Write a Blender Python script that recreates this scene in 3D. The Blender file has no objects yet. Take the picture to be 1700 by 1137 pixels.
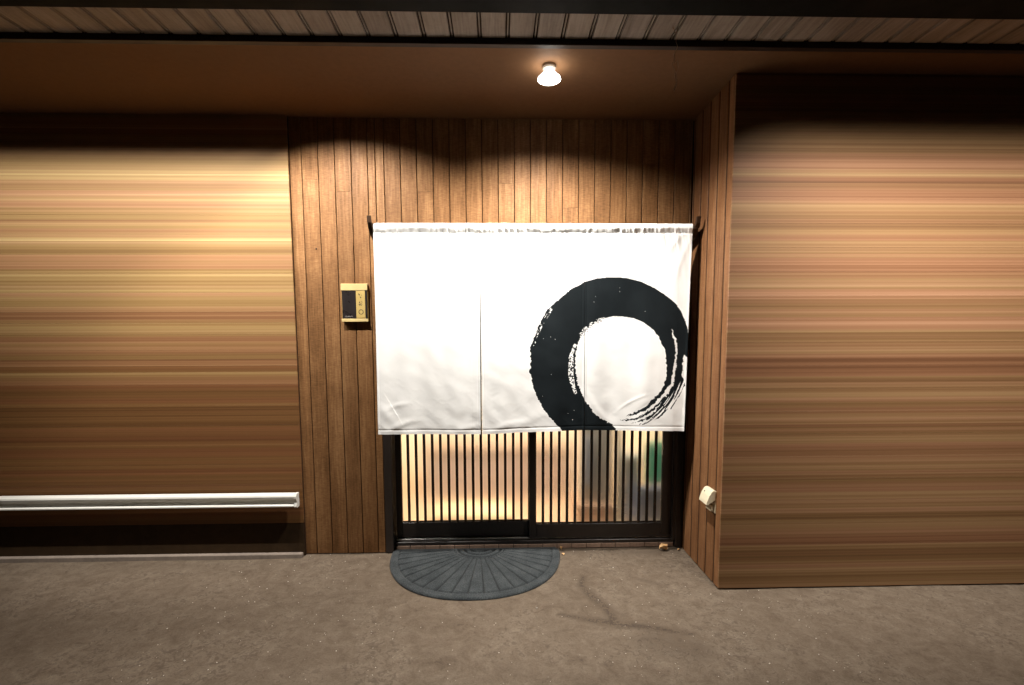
import bpy, bmesh, math, random
import numpy as np
from mathutils import Vector, Matrix

random.seed(7); rng = np.random.default_rng(7)
R = math.radians
S = bpy.context.scene
C = S.collection

# ------------------------------------------------------------------ camera
cd = bpy.data.cameras.new('camera'); cam = bpy.data.objects.new('camera', cd); C.objects.link(cam)
cd.sensor_width = 36.0; cd.lens = 841.44 / 1700 * 36.0; cd.shift_y = 0.0444
cd.clip_start = 0.05; cd.clip_end = 400
yaw, pit, roll = 0.0268, 0.0934, 0.0041
fw = Vector((math.sin(yaw) * math.cos(pit), math.cos(yaw) * math.cos(pit), -math.sin(pit)))
q = fw.to_track_quat('-Z', 'Y') @ Matrix.Rotation(-roll, 4, 'Z').to_quaternion()
cam.location = (0.0183, -3.3, 1.413); cam.rotation_mode = 'QUATERNION'; cam.rotation_quaternion = q
S.camera = cam

# ------------------------------------------------------------------ night sky, exposure
W = bpy.data.worlds.new('World'); S.world = W; W.use_nodes = True
nt = W.node_tree; nt.nodes.clear()
sky = nt.nodes.new('ShaderNodeTexSky'); sky.sky_type = 'NISHITA'; sky.sun_disc = False
sky.sun_elevation = R(-4); sky.sun_rotation = R(180)
bg = nt.nodes.new('ShaderNodeBackground'); bg.inputs['Strength'].default_value = 0.01
wo = nt.nodes.new('ShaderNodeOutputWorld')
nt.links.new(sky.outputs[0], bg.inputs[0]); nt.links.new(bg.outputs[0], wo.inputs[0])
S.view_settings.view_transform = 'Standard'; S.view_settings.look = 'None'
S.view_settings.exposure = 0.0; S.view_settings.gamma = 1.0
S.cycles.use_denoising = True
try: S.cycles.denoiser = 'OPENIMAGEDENOISE'
except Exception: pass
S.cycles.caustics_refractive = False; S.cycles.caustics_reflective = False
S.cycles.max_bounces = 6; S.cycles.adaptive_threshold = 0.02; S.cycles.sample_clamp_indirect = 6.0

LAMP_WARM = (1.0, 0.95, 0.88)
H = 2.789            # ceiling height

# ------------------------------------------------------------------ helpers
def tag(o, label=None, cat=None, group=None, kind=None):
    if label: o['label'] = label
    if cat: o['category'] = cat
    if group: o['group'] = group
    if kind: o['kind'] = kind
    return o
def link(o, parent=None):
    C.objects.link(o)
    if parent is not None:
        o.parent = parent
        o.matrix_parent_inverse = Matrix.Translation(-Vector(parent.location)) if parent.parent is None else (Matrix.Translation(-Vector(parent.location)))
    return o
def empty(name, loc=(0, 0, 0)):
    o = bpy.data.objects.new(name, None); o.location = loc; o.empty_display_size = 0.1
    return link(o)
def obj(name, me, mat, parent=None, loc=(0, 0, 0), rot=(0, 0, 0)):
    o = bpy.data.objects.new(name, me); o.location = loc; o.rotation_euler = rot
    if mat is not None and not me.materials: me.materials.append(mat)
    return link(o, parent)
def mesh_from(name, verts, faces, smooth=False):
    me = bpy.data.meshes.new(name); me.from_pydata([tuple(v) for v in verts], [], [tuple(f) for f in faces]); me.update()
    if smooth: me.polygons.foreach_set('use_smooth', [True] * len(me.polygons))
    return me
def box_me(sx, sy, sz, bev=0.0, seg=1):
    """box centred on the origin"""
    bm = bmesh.new(); bmesh.ops.create_cube(bm, size=1)
    bmesh.ops.scale(bm, vec=(sx, sy, sz), verts=bm.verts)
    if bev > 0: bmesh.ops.bevel(bm, geom=list(bm.edges), offset=bev, segments=seg, affect='EDGES', profile=0.5)
    me = bpy.data.meshes.new('box'); bm.to_mesh(me); bm.free()
    return me
def box(name, x0, x1, y0, y1, z0, z1, mat, parent=None, bev=0.0015):
    me = box_me(x1 - x0, y1 - y0, z1 - z0, bev)
    return obj(name, me, mat, parent, ((x0 + x1) / 2, (y0 + y1) / 2, (z0 + z1) / 2))
def prism_me(profile, length, axis='z'):
    """profile: list of (a,b) extruded along axis from -length/2 to +length/2"""
    n = len(profile); vs = []
    for t in (-length / 2, length / 2):
        for a, b in profile:
            vs.append({'z': (a, b, t), 'x': (t, a, b), 'y': (a, t, b)}[axis])
    fs = [tuple((i, (i + 1) % n, n + (i + 1) % n, n + i)) for i in range(n)] + [tuple(range(n - 1, -1, -1)), tuple(range(n, 2 * n))]
    me = mesh_from('prism', vs, fs)
    bm = bmesh.new(); bm.from_mesh(me); bmesh.ops.recalc_face_normals(bm, faces=bm.faces); bm.to_mesh(me); bm.free()
    return me
def lathe_me(prof, seg=32):
    vs, fs = [], []
    for r, z in prof:
        for k in range(seg):
            a = 2 * math.pi * k / seg; vs.append((r * math.cos(a), r * math.sin(a), z))
    for i in range(len(prof) - 1):
        for k in range(seg):
            fs.append((i * seg + k, i * seg + (k + 1) % seg, (i + 1) * seg + (k + 1) % seg, (i + 1) * seg + k))
    fs.append(tuple(range(seg - 1, -1, -1))); fs.append(tuple((len(prof) - 1) * seg + k for k in range(seg)))
    me = mesh_from('lathe', vs, fs, True)
    bm = bmesh.new(); bm.from_mesh(me); bmesh.ops.recalc_face_normals(bm, faces=bm.faces); bm.to_mesh(me); bm.free()
    return me
def tube_me(pts, r, seg=8):
    vs, fs = [], []; pts = [Vector(p) for p in pts]
    for i, p in enumerate(pts):
        d = (pts[min(i + 1, len(pts) - 1)] - pts[max(i - 1, 0)]).normalized()
        u = d.orthogonal().normalized(); v = d.cross(u)
        for k in range(seg):
            a = 2 * math.pi * k / seg; vs.append(p + (u * math.cos(a) + v * math.sin(a)) * r)
    for i in range(len(pts) - 1):
        for k in range(seg):
            fs.append((i * seg + k, i * seg + (k + 1) % seg, (i + 1) * seg + (k + 1) % seg, (i + 1) * seg + k))
    fs.append(tuple(range(seg - 1, -1, -1))); fs.append(tuple((len(pts) - 1) * seg + k for k in range(seg)))
    return mesh_from('tube', vs, fs, True)

# ------------------------------------------------------------------ materials
class N:
    def __init__(s, name):
        s.m = bpy.data.materials.new(name); s.m.use_nodes = True; s.t = s.m.node_tree; s.t.nodes.clear()
        s.out = s.t.nodes.new('ShaderNodeOutputMaterial'); s.b = s.t.nodes.new('ShaderNodeBsdfPrincipled')
        s.t.links.new(s.b.outputs[0], s.out.inputs[0])
    def n(s, kind, **kw):
        x = s.t.nodes.new(kind)
        for k, v in kw.items(): setattr(x, k, v)
        return x
    def l(s, a, b): s.t.links.new(a, b)
    def setin(s, node, **kw):
        for k, v in kw.items(): node.inputs[k.replace('_', ' ')].default_value = v
    def ramp(s, fac, stops):
        r = s.n('ShaderNodeValToRGB'); e = r.color_ramp.elements
        while len(e) < len(stops): e.new(0.5)
        for i, (p, c) in enumerate(stops): e[i].position = p; e[i].color = (*c, 1) if len(c) == 3 else c
        s.l(fac, r.inputs[0]); return r.outputs[0]
    def mix(s, fac, a, b, mode='MIX'):
        x = s.n('ShaderNodeMix', data_type='RGBA', blend_type=mode)
        for v, i in ((fac, 0), (a, 6), (b, 7)):
            if isinstance(v, (int, float)): x.inputs[i].default_value = v
            elif isinstance(v, tuple): x.inputs[i].default_value = (*v, 1)
            else: s.l(v, x.inputs[i])
        return x.outputs[2]
    def math(s, op, a, b=0.0, clamp=False):
        x = s.n('ShaderNodeMath', operation=op, use_clamp=clamp)
        for v, i in ((a, 0), (b, 1)):
            if isinstance(v, (int, float)): x.inputs[i].default_value = v
            else: s.l(v, x.inputs[i])
        return x.outputs[0]
    def noise(s, vec, scale, detail=4.0, rough=0.55, dist=0.0):
        x = s.n('ShaderNodeTexNoise'); x.inputs['Scale'].default_value = scale; x.inputs['Detail'].default_value = detail
        x.inputs['Roughness'].default_value = rough; x.inputs['Distortion'].default_value = dist; s.l(vec, x.inputs['Vector']); return x.outputs[0]
    def coord(s, scale=(1, 1, 1), shift=True, world=False):
        if world: src = s.n('ShaderNodeNewGeometry').outputs['Position']
        else: src = s.n('ShaderNodeTexCoord').outputs['Object']
        if shift:
            oi = s.n('ShaderNodeObjectInfo'); v = s.n('ShaderNodeVectorMath', operation='MULTIPLY_ADD')
            s.l(oi.outputs['Random'], v.inputs[0]); v.inputs[1].default_value = (37.0, 53.0, 71.0); s.l(src, v.inputs[2]); src = v.outputs[0]
        mp = s.n('ShaderNodeMapping'); mp.inputs['Scale'].default_value = scale; s.l(src, mp.inputs[0]); return mp.outputs[0]
    def bump(s, h, strength=0.3, dist=0.002):
        b = s.n('ShaderNodeBump'); b.inputs['Strength'].default_value = strength; b.inputs['Distance'].default_value = dist
        s.l(h, b.inputs['Height']); s.l(b.outputs[0], s.b.inputs['Normal'])
    def col(s, c):
        if isinstance(c, tuple): s.b.inputs['Base Color'].default_value = (*c, 1)
        else: s.l(c, s.b.inputs['Base Color'])
    def rough(s, r):
        if isinstance(r, (int, float)): s.b.inputs['Roughness'].default_value = r
        else: s.l(r, s.b.inputs['Roughness'])

def siding(name, dark, mid, light, axis='z', var=0.5, spec=0.35, weave=0.5):
    """embossed wood-look cladding: grain along axis, fine cross weave, each board its own tone"""
    g = N(name)
    long_, thin = 5.0, 85.0
    sc = {'z': (thin, thin, long_), 'x': (long_, thin, thin), 'y': (thin, long_, thin)}[axis]
    c1 = g.coord(sc); grain = g.noise(c1, 1.0, 6, 0.62, 0.4)
    sc2 = tuple(v * 0.16 for v in sc); broad = g.noise(g.coord(sc2), 1.0, 3, 0.5)
    wv = {'z': (45, 45, 190), 'x': (190, 45, 45), 'y': (45, 190, 45)}[axis]
    cross = g.noise(g.coord(wv), 1.0, 2, 0.5)
    blot = g.noise(g.coord((5, 5, 5)), 1.0, 3, 0.6)
    f = g.math('ADD', g.math('MULTIPLY', grain, 0.55), g.math('MULTIPLY', broad, 0.45))
    f = g.math('ADD', f, g.math('MULTIPLY', g.math('SUBTRACT', cross, 0.5), weave * 0.5))
    f = g.math('ADD', f, g.math('MULTIPLY', g.math('SUBTRACT', blot, 0.5), 0.3))
    c = g.ramp(f, [(0.32, dark), (0.5, mid), (0.67, light)])
    oi = g.n('ShaderNodeObjectInfo')
    tone = g.ramp(oi.outputs['Random'], [(0.0, (1 - var * .55, 1 - var * .6, 1 - var * .62)), (0.35, (1 - var * .1, 1 - var * .18, 1 - var * .3)), (0.7, (1, 1, 1)), (1.0, (1 + var * .18, 1 + var * .14, 1 + var * .08))])
    c = g.mix(1.0, c, tone, 'MULTIPLY')
    g.col(c)
    g.rough(g.ramp(grain, [(0.3, (0.62,) * 3), (0.8, (0.42,) * 3)]))
    g.b.inputs['Specular IOR Level'].default_value = spec
    h = g.math('ADD', g.math('MULTIPLY', grain, 0.7), g.math('MULTIPLY', cross, 0.6 * weave))
    g.bump(h, 0.5, 0.0025)
    return g.m
def streak(name, stops, spec=0.3, tint=0.6):
    """long horizontal-grain boards: tone runs in thin bands the whole length of a board"""
    g = N(name)
    a = g.noise(g.coord((0.03, 3, 13), shift=False, world=True), 1.0, 7, 0.62)
    b = g.noise(g.coord((0.05, 20, 95), shift=False, world=True), 1.0, 4, 0.6)
    d = g.noise(g.coord((0.7, 40, 300), shift=False, world=True), 1.0, 2, 0.6)
    f = g.math('ADD', g.math('MULTIPLY', a, 0.5), g.math('MULTIPLY', b, 0.32)); f = g.math('ADD', g.math('ADD', f, 0.06), g.math('MULTIPLY', d, 0.06))
    c = g.ramp(f, stops)
    hue = g.noise(g.coord((0.02, 2, 9), shift=False, world=True), 1.0, 3, 0.6)
    tone = g.ramp(hue, [(0.30, (1.0, 1 - .22 * tint, 1 - .25 * tint)), (0.45, (1.06, 1 - .06 * tint, 1 - .02 * tint)), (0.55, (1 - .04 * tint, 1.02, 1 - .20 * tint)), (0.70, (1.05, 1.0, 1.02))])
    g.col(g.mix(1.0, c, tone, 'MULTIPLY')); g.rough(0.55); g.b.inputs['Specular IOR Level'].default_value = spec
    g.bump(g.math('ADD', b, d), 0.25, 0.0015)
    return g.m
def plain(name, col, rough=0.5, metal=0.0, spec=0.5, nscale=60, namt=0.25, bump=0.1, bd=0.001):
    g = N(name); n1 = g.noise(g.coord((1, 1, 1)), nscale, 4, 0.6); n2 = g.noise(g.coord((1, 1, 1)), nscale * 0.12, 3, 0.55)
    f = g.math('ADD', g.math('MULTIPLY', n1, 0.5), g.math('MULTIPLY', n2, 0.5))
    lo = tuple(max(0, c * (1 - namt)) for c in col); hi = tuple(min(1, c * (1 + namt)) for c in col)
    g.col(g.ramp(f, [(0.3, lo), (0.7, hi)]))
    g.rough(g.ramp(n2, [(0.3, (max(0.02, rough - .08),) * 3), (0.7, (min(1, rough + .08),) * 3)]))
    g.b.inputs['Metallic'].default_value = metal; g.b.inputs['Specular IOR Level'].default_value = spec
    if bump: g.bump(n1, bump, bd)
    return g.m
def emit(name, col, strength):
    g = N(name); g.col(col); g.b.inputs['Emission Color'].default_value = (*col, 1); g.b.inputs['Emission Strength'].default_value = strength
    return g.m

M = {}
M['siding'] = siding('siding wood', (0.122, 0.057, 0.022), (0.20, 0.098, 0.040), (0.295, 0.157, 0.069), var=0.22, weave=0.7, spec=0.12)
M['siding_right'] = siding('reddish siding wood', (0.13, 0.056, 0.024), (0.21, 0.098, 0.043), (0.29, 0.148, 0.068), var=0.3, weave=0.4, spec=0.12)
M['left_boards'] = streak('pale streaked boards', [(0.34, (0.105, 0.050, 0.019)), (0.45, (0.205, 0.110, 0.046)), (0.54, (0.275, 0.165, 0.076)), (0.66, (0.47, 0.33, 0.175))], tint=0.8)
M['left_boards_mid'] = streak('brown streaked boards', [(0.34, (0.060, 0.024, 0.008)), (0.45, (0.115, 0.049, 0.017)), (0.54, (0.155, 0.071, 0.026)), (0.66, (0.23, 0.118, 0.050))], tint=0.5)  # darker board copy: shade on the lower wall put into the colour
M['left_boards_warm'] = streak('half-shaded streaked boards', [(0.34, (0.080, 0.035, 0.013)), (0.45, (0.155, 0.076, 0.030)), (0.54, (0.21, 0.112, 0.047)), (0.66, (0.34, 0.21, 0.10))], tint=0.6)  # half-dark step of the same painted shade
M['right_boards'] = streak('brown streaked boards', [(0.36, (0.10, 0.046, 0.019)), (0.46, (0.175, 0.088, 0.040)), (0.54, (0.235, 0.128, 0.064)), (0.64, (0.32, 0.19, 0.105))])
M['backing'] = plain('groove backing', (0.03, 0.016, 0.009), 0.8, spec=0.1)
M['ceiling'] = plain('brown ceiling board', (0.155, 0.081, 0.040), 0.75, spec=0.12, nscale=30, namt=0.12, bump=0.04)
M['soffit'] = siding('soffit boards', (0.19, 0.152, 0.122), (0.275, 0.228, 0.19), (0.35, 0.295, 0.25), axis='y', var=0.25, spec=0.1, weave=0.3)
M['trim'] = plain('black brown trim', (0.02, 0.011, 0.008), 0.5, spec=0.3)
M['fascia'] = plain('dark painted eave', (0.004, 0.0045, 0.004), 0.7, spec=0.1)
M['frame'] = plain('dark bronze frame', (0.026, 0.019, 0.016), 0.38, spec=0.45, nscale=40, bump=0.05)
M['slat'] = plain('dark lattice', (0.028, 0.018, 0.013), 0.5, spec=0.35, nscale=50, bump=0.05)
M['alu'] = plain('worn aluminium', (0.80, 0.78, 0.75), 0.5, metal=1.0, nscale=80, namt=0.2)
M['white_metal'] = plain('white painted rail', (0.72, 0.71, 0.66), 0.4, spec=0.4, nscale=25, namt=0.06)
M['plinth'] = plain('dark plinth', (0.035, 0.02, 0.009), 0.7, spec=0.15, nscale=20, namt=0.35)
M['kerb'] = plain('grey brown kerb', (0.22, 0.18, 0.15), 0.85, spec=0.1, nscale=40)
M['tile'] = plain('brown tile', (0.30, 0.20, 0.145), 0.6, spec=0.3, nscale=70, namt=0.35)
M['pole'] = plain('dark stained wood', (0.05, 0.026, 0.014), 0.55, spec=0.25, nscale=60, namt=0.3)
M['gold'] = plain('brushed gold', (0.72, 0.55, 0.25), 0.4, metal=0.25, nscale=120, namt=0.08, bump=0.02)
M['gold_label'] = plain('gold label', (0.48, 0.34, 0.11), 0.5, metal=0.05, nscale=120, namt=0.06, bump=0)
M['black_plastic'] = plain('black plastic', (0.018, 0.014, 0.014), 0.3, nscale=90, namt=0.2, bump=0.03)
M['ink'] = plain('printed ink', (0.02, 0.015, 0.008), 0.6, bump=0)
M['greyprint'] = plain('grey print', (0.35, 0.33, 0.31), 0.5, bump=0)
M['cream'] = plain('cream plastic', (0.72, 0.64, 0.46), 0.42, nscale=30, namt=0.05, bump=0.02)
M['leaf'] = plain('dry leaf', (0.74, 0.50, 0.26), 0.7, spec=0.2, nscale=90, namt=0.3, bump=0.4)
M['wire'] = plain('thin thread', (0.30, 0.20, 0.13), 0.6, nscale=200)
M['socket'] = plain('lamp socket', (0.35, 0.30, 0.25), 0.5)
M['bulb'] = emit('lit reflector bulb', (1.0, 0.95, 0.86), 14.0)
M['pebble'] = plain('pale grit', (0.55, 0.49, 0.42), 0.8, nscale=90, namt=0.4)
M['inner_wall'] = plain('cream plaster', (0.80, 0.69, 0.52), 0.9, spec=0.1, nscale=8, namt=0.05)
M['inner_floor'] = plain('pale wood floor', (0.55, 0.38, 0.24), 0.6, spec=0.2, nscale=12)

BODY = [(0.4284, 0.8266), (0.3883, 0.8837), (0.3455, 0.9237), (0.2893, 0.9975), (0.2628, 1.0501), (0.2367, 1.1175), (0.22, 1.1696), (0.2119, 1.2289), (0.2157, 1.2931), (0.212, 1.3395), (0.2165, 1.3725), (0.2367, 1.4237), (0.2562, 1.4762), (0.2851, 1.5474), (0.3239, 1.6038), (0.3848, 1.6611), (0.4614, 1.7183), (0.5393, 1.7627), (0.6167, 1.7849), (0.706, 1.792), (0.7979, 1.7876), (0.8829, 1.7653), (0.9685, 1.7269), (1.0473, 1.6762), (1.1078, 1.6277), (1.1426, 1.5763), (1.1699, 1.5052), (1.1953, 1.4272), (1.1996, 1.2792), (1.1645, 1.3239), (1.1583, 1.2794), (1.1568, 1.1975), (1.1691, 1.16), (1.1737, 1.13), (1.1596, 1.0963), (1.1363, 1.0513), (1.0845, 0.9914), (1.0128, 0.925), (0.9939, 0.924), (0.9655, 0.9432), (1.0174, 1.0032), (1.055, 1.0557), (1.0876, 1.1081), (1.1069, 1.1503), (1.1173, 1.2685), (1.1218, 1.3389), (1.1138, 1.4018), (1.0958, 1.4471), (1.0819, 1.4791), (1.0866, 1.4424), (1.1027, 1.3981), (1.1098, 1.339), (1.1042, 1.2685), (1.0884, 1.153), (1.0686, 1.1157), (1.032, 1.0709), (0.9878, 1.0261), (0.9323, 0.9775), (0.8724, 0.9534), (0.8056, 0.9414), (0.8718, 0.9685), (0.9372, 1.0121), (1.0019, 1.0711), (1.0411, 1.1309), (1.0562, 1.1906), (1.0576, 1.2558), (1.0461, 1.3282), (1.0355, 1.363), (1.0077, 1.4213), (0.9667, 1.4737), (0.907, 1.5189), (0.8479, 1.545), (0.7889, 1.5546), (0.7234, 1.5581), (0.6579, 1.5426), (0.6065, 1.5173), (0.5681, 1.4882), (0.5297, 1.4492), (0.5078, 1.4079), (0.4953, 1.3566), (0.4902, 1.3013), (0.4906, 1.2385), (0.5055, 1.1474), (0.5389, 1.0744), (0.5595, 1.0349), (0.5861, 0.9952), (0.6128, 0.9551), (0.6658, 0.921), (0.7265, 0.8872), (0.7495, 0.8635), (0.7342, 0.8237)]
T2 = [(0.7631, 0.9123), (0.8653, 0.9319), (0.9326, 0.9642), (0.9846, 0.9997), (1.0289, 1.0446), (1.051, 1.067), (1.0588, 1.0557), (1.022, 1.0145), (0.9814, 0.9771), (0.9292, 0.9435), (0.8656, 0.9175)]
T3 = [(0.8358, 0.8923), (0.9183, 0.9227), (0.9706, 0.9507), (1.015, 0.9919), (1.0379, 0.9804), (0.9786, 0.9317), (0.9185, 0.9133)]
T4 = [(0.8569, 0.8766), (0.9338, 0.9036), (1.001, 0.9429), (1.0307, 0.9653), (1.0349, 0.9502), (1.0014, 0.9239), (0.934, 0.8942)]
T5 = [(1.0831, 0.9876), (1.1158, 1.0402), (1.141, 1.0852), (1.1488, 1.0776), (1.1236, 1.0288), (1.0909, 0.98)]
BAND = [(0.4821, 1.3934), (0.4675, 1.3567), (0.453, 1.3177), (0.4459, 1.272), (0.4462, 1.2128), (0.4597, 1.1477), (0.4881, 1.0785), (0.503, 1.0896), (0.4896, 1.1344), (0.4798, 1.2015), (0.4773, 1.2829), (0.4824, 1.3419), (0.4969, 1.386)]
TOPBAND = [(0.5075, 1.4446), (0.5368, 1.481), (0.5733, 1.5174), (0.6247, 1.5427), (0.6689, 1.5517), (0.6617, 1.5317), (0.6177, 1.5063), (0.5738, 1.4736), (0.5298, 1.4298)]
OUTBAND = [(0.2275, 1.3835), (0.2459, 1.4346), (0.2679, 1.4892), (0.2972, 1.5509), (0.3374, 1.6088), (0.3484, 1.5979), (0.3119, 1.54), (0.279, 1.4783), (0.257, 1.4236), (0.2386, 1.3761)]

# ================================================================== SETTING
# ---- ground: one sheet, dense under the porch so stains and unevenness are real
def ground():
    xs = np.concatenate([[-60, -30, -12, -6], np.linspace(-3.6, 3.6, 300), [6, 12, 30, 60]])
    ys = np.concatenate([[-60, -30, -12, -6, -4], np.linspace(-2.6, 0.12, 140), [0.16, 0.5]])
    X, Y = np.meshgrid(xs, ys); nx, ny = len(xs), len(ys)
    def lump(f, s): return np.sin(X * f + s) * np.cos(Y * f * 1.3 + s * 2.1)
    Z = 0.0015 * lump(3.1, 1) + 0.0012 * lump(7.3, 2) + 0.0008 * lump(15.7, 4)
    Z -= Z[Y < 0].max(); Z[Y > -0.02] -= 0.0; Z = np.where(np.abs(X) > 4, -0.002, Z)
    # shaped dark stains (traced): a curved one and a long streak to the right of the mat
    def seg(pts, w):
        d = np.full(X.shape, 9.0)
        for (x0, y0, a0), (x1, y1, a1) in zip(pts[:-1], pts[1:]):
            dx, dy = x1 - x0, y1 - y0; L = dx * dx + dy * dy
            t = np.clip(((X - x0) * dx + (Y - y0) * dy) / L, 0, 1)
            r = np.hypot(X - x0 - t * dx, Y - y0 - t * dy) / (w * (a0 + (a1 - a0) * t)); d = np.minimum(d, r)
        return np.clip(1.25 - d, 0, 1)
    st = seg([(0.52, -0.38, .5), (0.49, -0.50, .8), (0.53, -0.62, 1.2), (0.58, -0.74, 1), (0.60, -0.86, .9)], 0.035)
    st = np.maximum(st, seg([(0.33, -0.80, .5), (0.45, -0.85, .9), (0.60, -0.895, 1.5), (0.74, -0.925, 1.1), (0.95, -1.0, .5)], 0.03))
    st = np.maximum(st, 0.6 * seg([(0.83, -0.42, .6), (0.90, -0.46, 1), (0.98, -0.52, .5)], 0.03))
    st = np.maximum(st, 0.5 * seg([(0.75, -1.05, 2.5), (0.9, -1.12, 2)], 0.05))
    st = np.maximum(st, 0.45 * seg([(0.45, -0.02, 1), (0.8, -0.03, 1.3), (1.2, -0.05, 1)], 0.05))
    vs = np.stack([X, Y, Z], -1).reshape(-1, 3)
    idx = np.arange(nx * ny).reshape(ny, nx)
    fs = np.stack([idx[:-1, :-1], idx[:-1, 1:], idx[1:, 1:], idx[1:, :-1]], -1).reshape(-1, 4)
    me = mesh_from('ground', vs.tolist(), fs.tolist(), True)
    at = me.attributes.new('stain', 'FLOAT', 'POINT'); at.data.foreach_set('value', st.reshape(-1).astype(np.float32))
    g = N('worn concrete')
    a = g.noise(g.coord((1, 1, 1), False), 2.2, 6, 0.62, 0.6); b = g.noise(g.coord((1, 1, 1), False), 13, 6, 0.66, 0.8)
    c = g.noise(g.coord((1, 1, 1), False), 120, 3, 0.7); d = g.noise(g.coord((1, 1, 1), False), 420, 2, 0.6)
    e = g.noise(g.coord((1, 1, 1), False), 28, 5, 0.7, 1.5)
    f = g.math('ADD', g.math('MULTIPLY', a, 0.30), g.math('MULTIPLY', b, 0.38)); f = g.math('ADD', f, g.math('MULTIPLY', c, 0.20)); f = g.math('ADD', f, g.math('MULTIPLY', d, 0.12))
    col = g.ramp(f, [(0.36, (0.070, 0.049, 0.033)), (0.47, (0.118, 0.088, 0.062)), (0.55, (0.147, 0.113, 0.082)), (0.67, (0.200, 0.160, 0.119))])
    # scuffed dark blotches with their own ragged shape
    bl = g.ramp(g.math('MULTIPLY', e, g.math('ADD', a, 0.5)), [(0.55, (0, 0, 0)), (0.66, (1, 1, 1))])
    col = g.mix(g.math('MULTIPLY', bl, 0.5), col, (0.05, 0.035, 0.025))
    an = g.n('ShaderNodeAttribute', attribute_name='stain')
    sf = g.math('MULTIPLY', an.outputs['Fac'], g.ramp(g.math('ADD', g.math('MULTIPLY', b, 0.5), g.math('MULTIPLY', c, 0.5)), [(0.43, (0.0,) * 3), (0.53, (1, 1, 1))]))
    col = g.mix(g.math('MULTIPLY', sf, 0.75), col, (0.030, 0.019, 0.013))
    sp = g.n('ShaderNodeTexVoronoi'); sp.inputs['Scale'].default_value = 95; g.l(g.coord((1, 1, 1), False), sp.inputs['Vector'])
    gate = g.ramp(sp.outputs['Color'], [(0.90, (0, 0, 0)), (0.92, (1, 1, 1))])
    dot = g.ramp(sp.outputs['Distance'], [(0.18, (1, 1, 1)), (0.30, (0, 0, 0))])
    col = g.mix(g.math('MULTIPLY', g.math('MULTIPLY', gate, dot), 0.65), col, (0.30, 0.26, 0.21))
    g.col(col); g.rough(0.82); g.b.inputs['Specular IOR Level'].default_value = 0.22
    g.bump(g.math('ADD', g.math('MULTIPLY', b, 0.5), g.math('ADD', g.math('MULTIPLY', c, 0.5), g.math('MULTIPLY', d, 0.3))), 0.45, 0.006)
    return tag(obj('ground', me, g.m), kind='structure')
ground()

# ---- ceiling over the porch, dark joint, boarded soffit, dark eave
o = box('ceiling', -6.0, 6.0, -0.812, 0.02, H, H + 0.05, M['ceiling'], bev=0); tag(o, kind='structure')
o = box('ceiling_trim', -6.0, 6.0, -0.842, -0.812, H - 0.026, H + 0.05, M['trim'], bev=0.001); tag(o, kind='structure')
so = box('soffit', -6.0, 6.0, -1.03, -0.843, H + 0.014, H + 0.05, M['backing'], bev=0); tag(so, kind='structure')
PS = 0.126
sb = box_me(PS - 0.020, 0.186, 0.014, 0.002); sb.materials.append(M['soffit'])
bead = box_me(0.006, 0.186, 0.011, 0.001); bead.materials.append(M['soffit'])
for k in range(-24, 25):
    xg = -0.056 + PS * k
    obj('soffit_board', sb, None, so, (xg + PS / 2, -0.9365, H + 0.007))
    obj('soffit_bead', bead, None, so, (xg, -0.9365, H + 0.0085))
o = box('eave', -6.0, 6.0, -1.75, -1.031, H - 0.004, H + 0.06, M['fascia'], bev=0); tag(o, kind='structure')
o = box('roof', -6.2, 6.2, -1.85, 2.2, H + 0.061, H + 0.16, M['fascia'], bev=0); tag(o, kind='structure')

# ================================================================== WALLS
plank_cache = {}
def plank_me(w, length, mat, axis='z', d=0.012, c=0.0018):
    key = (round(w, 4), round(length, 4), mat.name, axis)
    if key not in plank_cache:
        prof = [(-w / 2, 0), (-w / 2, -d + c), (-w / 2 + c, -d), (w / 2 - c, -d), (w / 2, -d + c), (w / 2, 0)]
        me = prism_me(prof, length, 'z')
        if axis == 'side':    # planks on the right wall face -x
            me.transform(Matrix.Rotation(-math.pi / 2, 4, 'Z'))
        me.materials.append(mat); plank_cache[key] = me
    return plank_cache[key]

# ---- back wall: vertical planks, left of the door full height, above the door short
P0, PW = -1.095, 0.1018
bw = empty('plank_wall', (0, 0, 0))
tag(bw, 'brown vertical plank wall around and above the sliding door', 'wall')
box('wall_core', -6.0, -0.745, 0.013, 0.20, 0.0, H, M['backing'], bw, 0)
box('wall_core', -0.744, 1.5, 0.013, 0.20, 2.06, H, M['backing'], bw, 0)
joint = {-1: 2.42, 1: 2.345, 6: 2.345, 11: 2.40, 20: 2.52, 15: 2.25}
k = -2
while True:
    x0 = P0 + PW * k; x1 = x0 + PW
    if x0 > 1.25: break
    x1 = min(x1, 1.258)
    if k == 3: x1 = -0.742
    z0 = 0.004 if x1 <= -0.74 else 2.055
    if k == 3: pass
    w = x1 - x0 - 0.0046
    parts = [(z0, H - 0.001)]
    if k in joint: parts = [(z0, joint[k] - 0.0008), (joint[k] + 0.0008, H - 0.001)]
    for a, b in parts:
        obj('plank', plank_me(w, b - a, M['siding']), None, bw, ((x0 + x1) / 2, 0.0125, (a + b) / 2))
    if k == 3:      # strip of the same plank above the door
        xa = -0.741; obj('plank', plank_me(P0 + PW * 4 - xa - 0.0035, H - 0.001 - 2.055, M['siding']), None, bw, ((xa + P0 + PW * 4) / 2, 0.0125, (H - 0.001 + 2.055) / 2))
    k += 1
nail = lathe_me([(0.0045, 0), (0.0045, 0.004), (0.002, 0.006)], 10); nail.transform(Matrix.Rotation(math.pi / 2, 4, 'X'))
obj('nail_head', nail, M['trim'], bw, (-1.126, 0.002, 1.994))

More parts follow.
